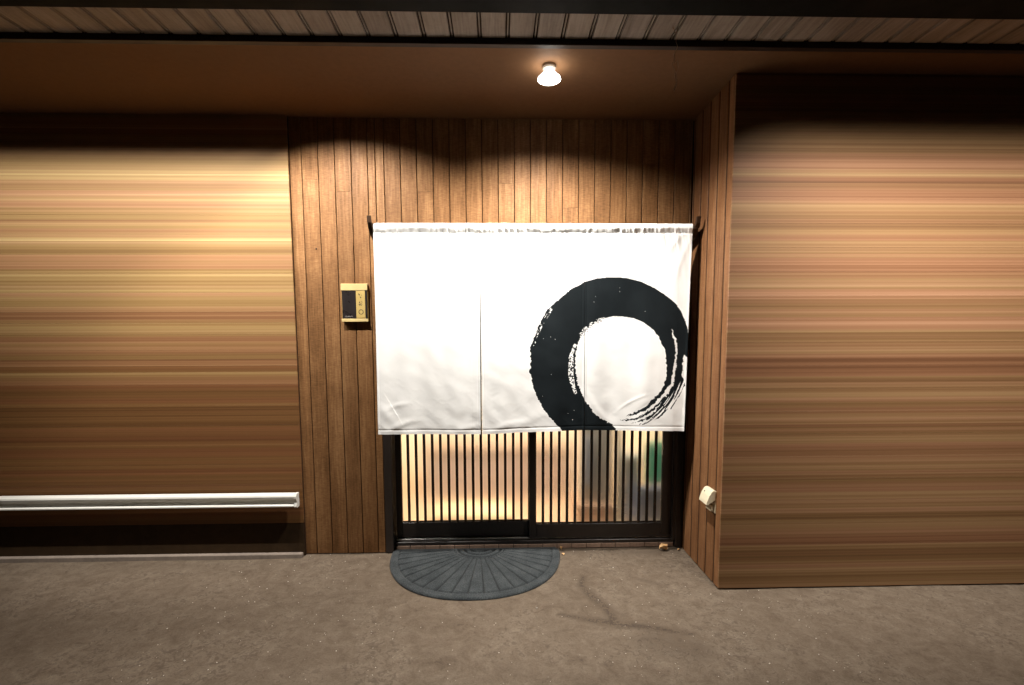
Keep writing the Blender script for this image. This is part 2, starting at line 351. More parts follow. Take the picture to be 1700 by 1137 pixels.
# ---- right wall: vertical planks running towards the street
YE = -0.57
rw = empty('side_plank_wall', (1.26, -0.3, 0))
tag(rw, 'reddish brown plank side wall carrying the cream outlet cover', 'wall')
box('wall_core', 1.273, 1.43, YE + 0.012, 0.012, 0.0, H, M['backing'], rw, 0)
y = -0.0225
edges = [0.0, -0.0225]
while edges[-1] - 0.1165 > YE + 0.03: edges.append(edges[-1] - 0.1165)
edges.append(YE)
for ya, yb in zip(edges[:-1], edges[1:]):
    obj('plank', plank_me(ya - yb - 0.009, H - 0.006, M['siding_right'], 'side', c=0.0075), None, rw, (1.2725, (ya + yb) / 2, (H - 0.001 + 0.004) / 2))

for ya in edges[1:-1]:
    box('joint_shade_strip', 1.2625, 1.2724, ya - 0.0042, ya + 0.0042, 0.005, H - 0.002, M['backing'], rw, 0)  # dark strip stands in for the shadow inside each plank joint

# ---- right return wall facing the street: long horizontal boards
rf = empty('board_wall', (2.6, YE, 0))
tag(rf, 'brown wall of long horizontal boards right of the plank side wall', 'wall')
box('wall_core', 1.274, 6.0, YE + 0.0122, YE + 0.15, 0.0, H - 0.001, M['backing'], rf, 0)
def boards(parent, x0, x1, ytop, z0, z1, h, mat):
    n = max(1, round((z1 - z0) / h)); hh = (z1 - z0) / n; prof_d = 0.012; c = 0.0003
    a = hh - 0.0003
    me = prism_me([(0, -a / 2), (-prof_d + c, -a / 2), (-prof_d, -a / 2 + c), (-prof_d, a / 2 - c), (-prof_d + c, a / 2), (0, a / 2)], x1 - x0, 'x')
    me.materials.append(mat)
    for i in range(n):
        obj('board', me, None, parent, ((x0 + x1) / 2, ytop, z0 + hh * (i + 0.5)))
boards(rf, 1.2605, 6.0, YE + 0.012, 0.005, H - 0.002, 0.129, M['right_boards'])

# ---- left wall: horizontal boards, the lower ones with painted shade, dark plinth, grey kerb
YL = -0.03; XL = -1.268
lw = empty('streaked_board_wall', (-2.6, YL, 0))
tag(lw, 'pale wall of long horizontal boards left of the plank wall, above a dark plinth', 'wall')
box('wall_core', -6.0, XL, YL + 0.0125, 0.0127, 0.0, H - 0.001, M['backing'], lw, 0)
for z0, z1, mk in ((0.226, 1.14, 'mid'), (1.1402, 1.22, 'warm'), (1.2202, 1.26, 'mid'), (1.2602, 1.46, 'warm'), (1.4602, 1.53, ''), (1.5302, 1.60, 'warm'), (1.6002, H - 0.002, '')):  # mid and warm: the board copies with painted shade
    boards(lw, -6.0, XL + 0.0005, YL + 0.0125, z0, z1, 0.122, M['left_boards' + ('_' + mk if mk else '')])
box('plinth', -6.0, XL - 0.004, YL + 0.002, YL + 0.0124, 0.004, 0.2255, M['plinth'], lw, 0.001)
o = box('kerb', -6.0, XL - 0.008, YL - 0.035, YL + 0.0015, -0.01, 0.028, M['kerb'], bev=0.004); tag(o, kind='structure')

# ================================================================== LAMPS
def spot(name, loc, aim, power, size, blend, rad, col=LAMP_WARM, parent=None):
    ld = bpy.data.lights.new(name, 'SPOT'); ld.energy = power; ld.spot_size = R(size); ld.spot_blend = blend; ld.shadow_soft_size = rad; ld.color = col
    o = bpy.data.objects.new(name, ld); o.location = loc
    o.rotation_mode = 'QUATERNION'; o.rotation_quaternion = Vector(aim).to_track_quat('-Z', 'Y')
    link(o, parent); return o
LX, LY = 0.284, -0.62
cl = empty('ceiling_lamp', (LX, LY, H))
tag(cl, 'lit white reflector bulb lamp on the brown porch ceiling', 'lamp')
obj('socket', lathe_me([(0.034, 0), (0.034, -0.018), (0.026, -0.024)], 24), M['socket'], cl, (LX, LY, H))
obj('bulb', lathe_me([(0.022, -0.024), (0.027, -0.034), (0.044, -0.050), (0.056, -0.062), (0.058, -0.069), (0.050, -0.074), (0.02, -0.0775)], 36), M['bulb'], cl, (LX, LY, H))
T = R(4)
spot('lamp_beam', (LX, LY, H - 0.082), (0, math.sin(T), -math.cos(T)), 440, 154, 0.95, 0.03, parent=cl)

# unseen left lamp plus an added row of spots hidden behind the ceiling trim
YW = -0.802
ls = empty('added_linear_light', (-2.5, YW, H))
tag(ls, 'added light channel hidden behind the dark ceiling trim on the left', 'lamp')
box('added_channel', -4.0, -0.98, YW - 0.0095, YW + 0.018, H - 0.006, H - 0.0005, M['trim'], ls, 0.001)
lens = lathe_me([(0.005, -0.0062), (0.005, -0.008), (0.003, -0.009)], 12); lens.materials.append(emit('added lit lens', (1, .93, .8), 6.0))
for xx, pw in [(-1.04, 165)] + [(-1.42 - 0.19 * i, 37 - 2.5 * i) for i in range(13)]:
    obj('lens', lens, None, ls, (xx, YW, H))  # lens of the added light row
    if xx > -1.3: spot('unseen_washer_beam', (xx, YW + 0.006, H - 0.016), (0.10, math.sin(R(24)), -math.cos(R(24))), pw, 116, 0.5, 0.012, parent=ls)
    else: spot('unseen_washer_beam', (xx, YW + 0.006, H - 0.016), (0, math.sin(R(38)), -math.cos(R(38))), pw, 80, 0.5, 0.012, parent=ls)

# added row of unseen spots under the eave to light the right board wall
YV = -1.46
es = empty('added_eave_light', (2.6, YV, H))
tag(es, 'added unseen light channel under the dark eave in front of the right board wall', 'lamp')
box('added_channel', 1.4, 4.2, YV - 0.018, YV + 0.018, H - 0.014, H - 0.0045, M['trim'], es, 0.001)
for i in range(11):
    xx = 1.40 + 0.23 * i
    obj('lens', lens, None, es, (xx, YV, H - 0.008))  # lens of the added eave light row
    spot('added_eave_beam', (xx, YV + 0.006, H - 0.026), (0.16, math.sin(R(34)), -math.cos(R(34))), 74 - 5.4 * i, 86, 1.0, 0.012, parent=es)

# ================================================================== DOOR
fr = empty('door_frame', (0.26, 0.06, 0))
tag(fr, 'dark bronze frame around the pair of sliding lattice doors', 'door frame')
box('jamb', -0.7405, -0.688, -0.008, 0.165, 0.002, 2.04, M['frame'], fr, 0.003)
box('jamb', 1.214, 1.2575, 0.014, 0.165, 0.002, 2.04, M['frame'], fr, 0.003)
box('wall_core', 1.2588, 1.43, 0.0135, 0.2, 0.0, H, M['backing'], rw, 0)
box('stop', 1.196, 1.2135, 0.016, 0.050, 0.053, 1.98, M['frame'], fr, 0.002)
box('head', -0.6875, 1.2135, 0.006, 0.165, 1.985, 2.04, M['frame'], fr, 0.003)
box('sill', -0.6875, 1.2135, 0.036, 0.165, 0.032, 0.056, M['frame'], fr, 0.003)
box('track', -0.684, 1.21, 0.066, 0.072, 0.0562, 0.066, M['alu'], fr, 0.001)
box('track', -0.684, 1.21, 0.108, 0.114, 0.0562, 0.066, M['alu'], fr, 0.001)
step = empty('tiled_step', (0.26, 0.05, 0))
tag(step, 'low course of small brown tiles under the door sill', 'step')
box('mortar_bed', -0.6865, 1.2125, 0.052, 0.165, -0.004, 0.0315, M['backing'], step, 0)
tl = box_me(0.096, 0.020, 0.029, 0.0015); tl.materials.append(M['tile'])
for i in range(19):
    obj('tile', tl, None, step, (-0.6355 + 0.0998 * i, 0.0415, 0.0165))

g = N('frosted glass')
g.b.inputs['Transmission Weight'].default_value = 1.0; g.b.inputs['IOR'].default_value = 1.25
g.col((0.97, 0.98, 0.96)); g.rough(0.40); g.bump(g.noise(g.coord((1, 1, 1)), 260, 2, 0.5), 0.12, 0.001); M['glass'] = g.m
DT = 1.98
def door(name, label, x0, x1, yf, sl, sr, zb, rail_top, n):
    """x0..x1 outer, sl/sr stile widths, yf front face"""
    d = empty(name, ((x0 + x1) / 2, yf, zb)); tag(d, label, 'door', 'sliding lattice doors')
    th = 0.034
    box('stile', x0, x0 + sl, yf, yf + th, zb, DT, M['frame'], d, 0.002)
    box('stile', x1 - sr, x1, yf, yf + th, zb, DT, M['frame'], d, 0.002)
    box('bottom_rail', x0 + sl + .0003, x1 - sr - .0003, yf + .001, yf + th - .001, zb, rail_top, M['frame'], d, 0.002)
    box('top_rail', x0 + sl + .0003, x1 - sr - .0003, yf + .001, yf + th - .001, DT - 0.07, DT, M['frame'], d, 0.002)
    a, b = x0 + sl, x1 - sr; z0, z1 = rail_top + 0.0005, DT - 0.0705
    p = (b - a + 0.0175) / n
    sm = box_me(0.0175, 0.014, z1 - z0, 0.0012); sm.materials.append(M['slat'])
    for i in range(n - 1):
        obj('slat', sm, None, d, (a + p * (i + 1) - 0.00875, yf + 0.009, (z0 + z1) / 2))
    box('bead', a + .0005, b - .0005, yf + 0.0165, yf + 0.0195, z0, z0 + 0.008, M['slat'], d, 0.0005)
    box('glass_pane', a + .001, b - .001, yf + 0.0205, yf + 0.0245, z0 + 0.0005, z1 - 0.0005, M['glass'], d, 0)
    return d
door('lattice_door', 'sliding lattice door on the right, front panel with colourful blurs behind its glass', 0.221, 1.212, 0.052, 0.049, 0.081, 0.0665, 0.163, 16)
door('lattice_door', 'sliding lattice door on the left, rear panel glowing cream and orange', -0.685, 0.262, 0.094, 0.040, 0.045, 0.0665, 0.170, 16)

# ---- lit room behind the frosted glass
box('room_floor', -1.6, 2.2, 0.20, 2.0, 0.0, 0.04, M['inner_floor'], None, 0)['kind'] = 'structure'
box('room_back_wall', -1.6, 2.2, 2.0, 2.06, 0.0, 2.7, M['inner_wall'], None, 0)['kind'] = 'structure'
box('room_side_wall', -1.66, -1.6, 0.201, 2.0, 0.0, 2.7, M['inner_wall'], None, 0)['kind'] = 'structure'
box('room_side_wall', 2.2, 2.26, 0.201, 2.0, 0.0, 2.7, M['inner_wall'], None, 0)['kind'] = 'structure'
box('room_ceiling', -1.66, 2.26, 0.201, 2.06, 2.705, 2.76, M['inner_wall'], None, 0)['kind'] = 'structure'
rl = empty('room_lamp', (0.2, 0.22, 2.44)); tag(rl, 'long lamp inside the room above the sliding doors', 'lamp')
box('lamp_panel', -0.6, 1.0, 0.21, 0.24, 2.40, 2.48, emit('room lamp panel', (1, .88, .66), 3.0), rl, 0.004)
ad = bpy.data.lights.new('room_light', 'AREA'); ad.shape = 'RECTANGLE'; ad.size = 1.7; ad.size_y = 0.1; ad.energy = 150; ad.color = (1, .93, .81)
ao = bpy.data.objects.new('room_light', ad); ao.location = (0.2, 0.262, 2.36); ao.rotation_mode = 'QUATERNION'; ao.rotation_quaternion = Vector((0, .75, -.66)).to_track_quat('-Z', 'Y'); link(ao, rl)

def blk(name, label, cat, x0, x1, y0, y1, z0, z1, col, rough=0.6, bev=0.01):
    o = box(name, x0, x1, y0, y1, z0, z1, plain(name + ' paint', col, rough, nscale=15, namt=0.1), None, bev); return tag(o, label, cat)
st = empty('entrance_step', (0.0, 1.2, 0.04)); tag(st, 'long brown wooden step blurred behind the frosted glass', 'step')
box('riser', -0.62, 0.66, 1.02, 1.6, 0.041, 0.47, plain('step riser', (0.42, 0.31, 0.25), nscale=12, namt=0.15), st, 0.01)
box('tread', -0.66, 0.70, 0.99, 1.62, 0.471, 0.50, plain('step tread', (0.30, 0.19, 0.12), nscale=12, namt=0.15), st, 0.006)
mt = empty('floor_glow_pad', (-0.2, 0.5, 0.05)); tag(mt, 'orange yellow pad standing in for the floor glow blurred behind left door', 'glow stand-in')
box('pad', -0.50, 0.12, 0.36, 0.66, 0.041, 0.13, plain('orange glow paint', (0.92, 0.62, 0.36), 0.8, nscale=20), mt, 0.03)  # orange floor glow behind the glass, put into the colour of a pad
pt = empty('room_post', (0.905, 0.375, 0.04)); tag(pt, 'pale upright post blurred behind the right door', 'post')
box('shaft', 0.885, 0.925, 0.36, 0.39, 0.07, 2.3, plain('pale post', (0.85, 0.78, 0.6), 0.5), pt, 0.006)
box('foot', 0.875, 0.935, 0.345, 0.405, 0.041, 0.0695, plain('pale post foot', (0.8, 0.7, 0.5), 0.5), pt, 0.004)
cb = empty('grey_locker', (0.74, 0.5, 0.04)); tag(cb, 'grey brown locker blurred behind the right door, left of the pale post', 'cabinet')
box('carcass', 0.62, 0.86, 0.36, 0.70, 0.20, 1.5, plain('locker body', (0.80, 0.68, 0.54), 0.5), cb, 0.008)
box('base', 0.60, 0.87, 0.34, 0.72, 0.041, 0.1995, plain('locker base', (0.60, 0.36, 0.22), 0.5), cb, 0.006)
box('mirror_panel', 0.65, 0.70, 0.352, 0.3595, 0.35, 0.70, plain('locker panel', (0.55, 0.60, 0.72), 0.4), cb, 0.001)
bx_ = empty('blue_bin', (1.02, 0.48, 0.04)); tag(bx_, 'blue bin blurred behind the right end of the door', 'bin')
box('body', 0.96, 1.09, 0.42, 0.54, 0.041, 0.52, plain('blue plastic', (0.45, 0.55, 0.85), 0.4), bx_, 0.012)
box('lid', 0.95, 1.10, 0.411, 0.55, 0.5205, 0.55, plain('blue lid', (0.45, 0.60, 0.70), 0.4), bx_, 0.006)
gc = empty('green_banner', (1.2, 0.39, 0.04)); tag(gc, 'green banner panel blurred behind the right end of the door', 'banner')
box('cloth', 1.105, 1.32, 0.38, 0.392, 0.342, 0.66, plain('green cloth', (0.05, 0.80, 0.42), 0.7), gc, 0.003)
box('stand', 1.18, 1.21, 0.3935, 0.41, 0.041, 1.2, plain('banner stand', (0.25, 0.25, 0.2), 0.5), gc, 0.003)
bg_ = empty('dark_bag', (1.17, 0.36, 0.04)); tag(bg_, 'dark bag on the floor blurred behind the door corner', 'bag')
box('body', 1.05, 1.30, 0.345, 0.375, 0.041, 0.33, plain('dark cloth', (0.16, 0.18, 0.24), 0.7), bg_, 0.02 * 0.7)
box('flap', 1.06, 1.29, 0.3755, 0.379, 0.2, 0.335, plain('dark cloth flap', (0.04, 0.05, 0.08), 0.7), bg_, 0.003)

# ================================================================== NOREN (door curtain)
def pip(px, pz, poly):
    inside = np.zeros(px.shape, bool); n = len(poly)
    for i in range(n):
        x0, z0 = poly[i]; x1, z1 = poly[(i + 1) % n]
        if z0 == z1: continue
        c = ((z0 > pz) != (z1 > pz)) & (px < (x1 - x0) * (pz - z0) / (z1 - z0) + x0); inside ^= c
    return inside
def vnoise(x, y, seed=0):
    """smooth value noise, 0..1"""
    r = np.random.default_rng(seed); T_ = r.random((257, 257))
    xi = np.floor(x).astype(int); yi = np.floor(y).astype(int); fx = x - xi; fy = y - yi
    fx = fx * fx * (3 - 2 * fx); fy = fy * fy * (3 - 2 * fy); xi %= 256; yi %= 256
    return (T_[yi, xi] * (1 - fx) + T_[yi, xi + 1] * fx) * (1 - fy) + (T_[yi + 1, xi] * (1 - fx) + T_[yi + 1, xi + 1] * fx) * fy
EX, EZ = 0.68, 1.30                      # centre of the brush ring
def ink_mask(x, z):
    th = np.arctan2(z - EZ, x - EX); rr = np.hypot(x - EX, z - EZ)
    # ragged edge: wobble across the stroke, coarser along it
    wob = (vnoise(th * 26 + 60, rr * 90 + 9, 3) - 0.5) * 0.011 + (vnoise(th * 70 + 160, rr * 160 + 9, 4) - 0.5) * 0.006
    smooth_top = np.clip((th - 0.2) / 0.5, 0, 1) * np.clip((2.3 - th) / 0.5, 0, 1)
    wob *= 1 - 0.85 * smooth_top
    xs = x + wob * np.cos(th); zs = z + wob * np.sin(th)
    m = pip(xs, zs, BODY)
    fib = vnoise(rr * 260 + 5, th * 9 + 60, 6)                       # bristle lines along the stroke
    for t in (T2, T3, T4, T5): m |= pip(xs, zs, t) & (fib > 0.18)
    band = pip(x, z, BAND); dots = vnoise(x * 150 + 7, z * 130 + 3, 8) * 0.6 + vnoise(x * 330 + 7, z * 300 + 3, 9) * 0.4
    m &= ~(band & (dots > 0.44))
    tb = pip(x, z, TOPBAND); m ^= tb & (vnoise(th * 60 + 200, rr * 240, 10) > 0.62)
    ob = pip(x, z, OUTBAND); m &= ~(ob & (vnoise(th * 24 + 90, rr * 420, 11) > 0.70))
    # dry-brush gaps on the tail, lower right
    tail = (th > -1.25) & (th < -0.12) & (rr > 0.455)
    m &= ~(tail & (vnoise(rr * 190 + 30, th * 5 + 40, 12) > 0.66))
    m &= ~((vnoise(x * 210, z * 210, 13) > 0.985) & (rr > 0.33))
    return m.astype(np.float32)

g = N('printed canvas')
an = g.n('ShaderNodeAttribute', attribute_name='ink'); weave = g.noise(g.coord((420, 420, 420), False), 1.0, 2, 0.5); mott = g.noise(g.coord((1, 1, 1), False), 6, 4, 0.6)
white = g.ramp(mott, [(0.3, (0.79, 0.785, 0.765)), (0.7, (0.85, 0.845, 0.83))]); ink = g.ramp(mott, [(0.3, (0.0045, 0.0070, 0.0085)), (0.7, (0.008, 0.0115, 0.0135))])
g.col(g.mix(g.ramp(an.outputs['Fac'], [(0.42, (0, 0, 0)), (0.58, (1, 1, 1))]), white, ink))
g.rough(0.72); g.b.inputs['Specular IOR Level'].default_value = 0.12
g.bump(weave, 0.12, 0.0006); M['canvas'] = g.m

YN = -0.20; ZT = 2.109; ZH = 2.05
nr = empty('noren_curtain', (0.23, YN, ZT))
tag(nr, 'white three panel split door curtain with a large black brush ring', 'curtain')
def cloth_panel(xl_t, xr_t, xl_b, xr_b, zbl, zbr, seed, wr):
    NX = int((xr_t - xl_t) / 0.0031); zl = np.concatenate([np.linspace(0, 1, 22)[:-1] * (ZT - ZH), (ZT - ZH) + np.linspace(0, 1, 400) * 1.0])
    nz = len(zl); u = np.linspace(0, 1, NX); U = np.tile(u, (nz, 1))
    Zb = zbl + (zbr - zbl) * U
    body = np.clip((zl - (ZT - ZH)), 0, 1)[:, None] * np.ones_like(U)          # 0 header .. 1 hem
    head = np.clip(zl / (ZT - ZH), 0, 1)[:, None] * np.ones_like(U)            # 0 top .. 1 header seam
    Z = np.where(body > 0, ZH + (Zb - ZH) * body, ZT - (ZT - ZH) * head)
    t = np.clip((ZT - Z) / (ZT - 0.84), 0, 1)
    X = (xl_t + (xl_b - xl_t) * t) * (1 - U) + (xr_t + (xr_b - xr_t) * t) * U
    # sleeve over the pole: rounded top, gathers
    gath = (vnoise(X * 55 + Z * 10 + seed * 3, Z * 6 + 4, 21) - 0.5) * 0.011 + (vnoise(X * 120 + Z * 25 + seed, Z * 8 + 3, 22) - 0.5) * 0.006
    prof = np.where(head < 0.5, np.sqrt(np.clip(1 - (2 * head - 1) ** 2, 0, 1)) * 0.019, 0.019 - 0.016 * np.clip(2 * head - 1, 0, 1) ** 1.2)
    Yh = YN - prof + gath * np.clip(head * 2.6 - 0.9, 0, 1) * np.clip((1.02 - head) * 12, 0.45, 1)
    # hanging cloth: gathers dying out, broad soft folds, wrinkles near the hem
    dec = np.exp(-body * 9.0)
    Yb = YN - 0.010 * np.exp(-body * 2.5) + gath * 0.45 * dec - 0.003 * np.clip(body / 0.006, 0, 1) * dec
    fold = 0.0055 * np.sin(X * 17 + seed * 1.7 + 0.8 * np.sin(Z * 2.1)) + 0.002 * np.sin(X * 41 + seed + 0.5 * Z)
    fold += 0.005 * (vnoise(X * 7 + seed, Z * 2.2 + 3, 23) - 0.5) + 0.004 * (vnoise(X * 16 + Z * 9 + seed, Z * 12 - X * 5 + 30, 24) - 0.5) * body
    Yb = Yb + fold * (0.18 + 0.82 * body)
    cr = vnoise(X * 22 + Z * 30 + seed * 5, Z * 26 - X * 18 + 50, 25); Yb = Yb + 0.0008 * np.abs(cr - 0.5) * np.clip(body * 2 - 0.9, 0, 1)
    for (cx, cz, ang, L, wd, amp) in wr:                                       # single creases
        ca, sa = math.cos(ang), math.sin(ang); a = (X - cx) * ca + (Z - cz) * sa; b = -(X - cx) * sa + (Z - cz) * ca + 0.10 * a * a / L
        Yb = Yb + 0.30 * amp * np.exp(-(a / L) ** 2 - (b / wd) ** 2)
    edge = np.minimum(U, 1 - U) * (xr_t - xl_t); Yb = Yb - 0.003 * np.exp(-(edge / 0.012) ** 2) * body
    hem = np.exp(-((body - 0.978) / 0.004) ** 2) * 0.0016 + np.exp(-((edge - 0.014) / 0.003) ** 2) * 0.0010 * (body > 0.05); Yb = Yb + hem
    Y = np.where(body > 0, Yb, Yh)
    Y[22:30] = Y[22:30]                                                         # seam keeps its crease
    vs = np.stack([X - 0, Y, Z], -1).reshape(-1, 3).astype(np.float32); idx = np.arange(NX * nz).reshape(nz, NX)
    fs = np.stack([idx[:-1, :-1], idx[1:, :-1], idx[1:, 1:], idx[:-1, 1:]], -1).reshape(-1, 4)
    me = bpy.data.meshes.new('panel'); me.vertices.add(len(vs)); me.vertices.foreach_set('co', vs.reshape(-1))
    me.loops.add(fs.size); me.loops.foreach_set('vertex_index', fs.reshape(-1).astype(np.int32)); me.polygons.add(len(fs))
    me.polygons.foreach_set('loop_start', (np.arange(len(fs)) * 4).astype(np.int32)); me.update(calc_edges=True)
    me.polygons.foreach_set('use_smooth', np.ones(len(fs), bool))
    at = me.attributes.new('ink', 'FLOAT', 'POINT'); at.data.foreach_set('value', ink_mask(X, Z).reshape(-1))
    return obj('panel', me, M['canvas'], nr)
cloth_panel(-0.715, -0.0880, -0.723, -0.0935, 0.841, 0.836, 1.0, [(-0.645, 0.93, 2.2, 0.16, 0.030, -0.012), (-0.60, 1.02, 0.25, 0.07, 0.016, -0.006), (-0.57, 0.905, 0.35, 0.08, 0.018, -0.010), (-0.16, 0.93, -2.2, 0.10, 0.030, -0.008), (-0.15, 0.885, 0.2, 0.07, 0.02, -0.008), (-0.68, 2.02, -1.1, 0.05, 0.014, -0.010)])
cloth_panel(-0.0872, 0.5405, -0.083, 0.5490, 0.836, 0.857, 2.3, [(-0.02, 0.95, 2.2, 0.14, 0.035, -0.009), (0.06, 0.89, 0.3, 0.10, 0.022, -0.008), (0.2, 0.92, 0.5, 0.10, 0.03, -0.007)])
cloth_panel(0.5413, 1.190, 0.5510, 1.178, 0.857, 0.843, 4.1, [(0.60, 1.03, -1.0, 0.14, 0.022, -0.009), (0.66, 0.95, -0.9, 0.10, 0.02, -0.008), (0.84, 1.035, 0.5, 0.09, 0.010, -0.006), (0.92, 1.0, 0.6, 0.10, 0.012, 0.005), (1.12, 1.88, 1.25, 0.14, 0.02, -0.010), (1.09, 2.0, 0.9, 0.06, 0.014, -0.008)])

pb = empty('noren_pole', (0.24, YN, 2.085)); tag(pb, 'dark wooden pole holding the white door curtain on two wall arms', 'curtain pole')
pm = lathe_me([(0.0135, -0.965), (0.014, -0.96), (0.014, 0.96), (0.0135, 0.965)], 20); pm.transform(Matrix.Rotation(math.pi / 2, 4, 'Y'))
obj('pole', pm, M['pole'], pb, (0.262, YN, 2.083))
def arm(x0, x1):
    prof = [(0.000, 2.00), (-0.10, 2.025), (-0.185, 2.05), (-0.232, 2.105), (-0.243, 2.142), (-0.228, 2.145), (-0.212, 2.115), (-0.188, 2.102), (-0.10, 2.10), (0.0, 2.11)]
    me = prism_me(prof, x1 - x0, 'x'); return obj('wall_arm', me, M['pole'], pb, ((x0 + x1) / 2, 0, 0))
arm(-0.744, -0.722); arm(1.204, 1.228)

# ================================================================== INTERCOM
ic = empty('intercom', (-0.888, -0.02, 1.65)); tag(ic, 'gold and black intercom with a lettered gold strip on the plank wall', 'intercom')
box('housing', -0.970, -0.806, -0.026, -0.0005, 1.537, 1.772, M['gold_label'], ic, 0.002)
box('top_plate', -0.972, -0.804, -0.034, -0.0262, 1.731, 1.774, M['gold'], ic, 0.002)
box('bottom_plate', -0.972, -0.804, -0.034, -0.0262, 1.535, 1.554, M['gold'], ic, 0.002)
box('speaker_panel', -0.967, -0.8795, -0.031, -0.0262, 1.5545, 1.7305, M['black_plastic'], ic, 0.001)
box('side_panel', -0.8215, -0.809, -0.030, -0.0262, 1.5545, 1.7305, M['black_plastic'], ic, 0.001)
lb = box('name_strip', -0.879, -0.822, -0.0315, -0.0262, 1.560, 1.7305, M['gold_label'], ic, 0.001)
def flat(name, polys, mat, parent, y, thick=0.0006):
    vs, fs = [], []
    for poly in polys:
        n = len(poly); b = len(vs)
        for yy in (y, y - thick):
            vs += [(px, yy, pz) for px, pz in poly]
        fs += [tuple(b + n + i for i in range(n))] + [(b + i, b + (i + 1) % n, b + n + (i + 1) % n, b + n + i) for i in range(n)]
    me = mesh_from(name, vs, fs); bm = bmesh.new(); bm.from_mesh(me); bmesh.ops.recalc_face_normals(bm, faces=bm.faces); bm.to_mesh(me); bm.free()
    return obj(name, me, mat, parent)
def stroke(x0, z0, x1, z1, w):
    d = Vector((x1 - x0, z1 - z0)).normalized(); n = Vector((-d.y, d.x)) * w / 2
    return [(x0 + n.x, z0 + n.y), (x1 + n.x * .5, z1 + n.y * .5), (x1 - n.x * .5, z1 - n.y * .5), (x0 - n.x, z0 - n.y)]
sx, sz = -0.8505, 1.0
A = lambda x, z: (-0.8505 + x * 0.001, z)
s1 = []
for (a, b, c, d_, w) in [(-12, 1.712, -4, 1.700, .006), (-10, 1.702, -3, 1.709, .005), (-2, 1.690, 5, 1.686, .006), (3, 1.692, 1, 1.682, .004), (7, 1.704, 10, 1.700, .003),
                         (-9, 1.656, -2, 1.662, .005), (-5, 1.660, -8, 1.650, .004), (5, 1.662, 11, 1.666, .003), (8, 1.660, 10, 1.654, .003),
                         (-11, 1.646, -4, 1.638, .005), (-3, 1.646, -7, 1.637, .004), (2, 1.650, 9, 1.647, .003), (9, 1.648, 7, 1.638, .003), (1, 1.640, 8, 1.637, .003), (-1, 1.650, 1, 1.640, .003)]:
    s1.append(stroke(-0.8505 + a * .001, b, -0.8505 + c * .001, d_, w))
ring = []
for i in range(20):
    a0, a1 = 2 * math.pi * i / 20, 2 * math.pi * (i + 1) / 20
    ring.append([(-0.849 + r_ * math.cos(t_), 1.597 + r_ * 1.05 * math.sin(t_)) for r_, t_ in ((.0155, a0), (.0155, a1), (.0118, a1), (.0118, a0))])
for grp in (s1[:5], s1[5:9], s1[9:]): flat('character', grp, M['ink'], lb, -0.0316)['kind'] = 'stuff'
flat('ring_mark', ring, M['ink'], lb, -0.0316)['kind'] = 'stuff'
fc = bpy.data.curves.new('maker_mark', 'FONT'); fc.body = 'Panasonic'; fc.size = 0.0125; fc.align_x = 'CENTER'
tmp = bpy.data.objects.new('maker_mark', fc); C.objects.link(tmp)
tm = bpy.data.meshes.new_from_object(tmp.evaluated_get(bpy.context.evaluated_depsgraph_get())); bpy.data.objects.remove(tmp)
tm.materials.clear(); tm.transform(Matrix.Rotation(math.pi / 2, 4, 'X')); obj('maker_mark', tm, M['greyprint'], ic, (-0.925, -0.0314, 1.566))

# ================================================================== OUTLET COVER
oc = empty('outlet_cover', (1.26, -0.455, 0.42)); tag(oc, 'cream hooded outlet cover low on the right plank wall', 'outlet')
box('back_plate', 1.252, 1.2598, -0.508, -0.402, 0.420, 0.550, M['cream'], oc, 0.002)
hp = [(1.2515, 0.552), (1.243, 0.553), (1.232, 0.546), (1.217, 0.521), (1.206, 0.490), (1.202, 0.472), (1.211, 0.470), (1.216, 0.488), (1.226, 0.514), (1.238, 0.534), (1.2515, 0.540)]
hm = prism_me(hp, 0.108, 'y')
obj('hood', hm, M['cream'], oc, (0, -0.455, 0))
for yy in (-0.5075, -0.4025):
    cm = prism_me([(1.2515, 0.5395), (1.2385, 0.5335), (1.2265, 0.5135), (1.2165, 0.4875), (1.2115, 0.4705), (1.2515, 0.500)], 0.003, 'y')
    obj('hood_cheek', cm, M['cream'], oc, (0, yy, 0))
sc_ = lathe_me([(0.004, 0), (0.004, 0.002), (0.002, 0.003)], 12); sc_.transform(Matrix.Rotation(-1.1, 4, 'Y'))
obj('screw', sc_, M['trim'], oc, (1.2225, -0.43, 0.5315))
box('socket_face', 1.235, 1.2515, -0.49, -0.42, 0.426, 0.4655, M['cream'], oc, 0.003)

# ================================================================== WHITE RAIL on the left wall
rl_ = empty('white_rail', (-2.6, YL, 0.4)); tag(rl_, 'long white metal rail along the left wall above the dark plinth', 'rail')
rp = [(-0.062, 0.356), (-0.098, 0.356), (-0.106, 0.360), (-0.106, 0.367), (-0.098, 0.372), (-0.092, 0.376), (-0.092, 0.398), (-0.100, 0.404), (-0.108, 0.414), (-0.110, 0.424), (-0.106, 0.434), (-0.096, 0.440), (-0.062, 0.440)]
rm = prism_me(rp, 4.68, 'x'); obj('rail_body', rm, M['white_metal'], rl_, (-1.292 - 2.34, 0, 0))
ep = [(-0.064, 0.352), (-0.104, 0.352), (-0.112, 0.362), (-0.106, 0.386), (-0.113, 0.412), (-0.114, 0.428), (-0.104, 0.443), (-0.064, 0.443)]
obj('end_cap', prism_me(ep, 0.016, 'x'), M['white_metal'], rl_, (-1.2835, 0, 0))

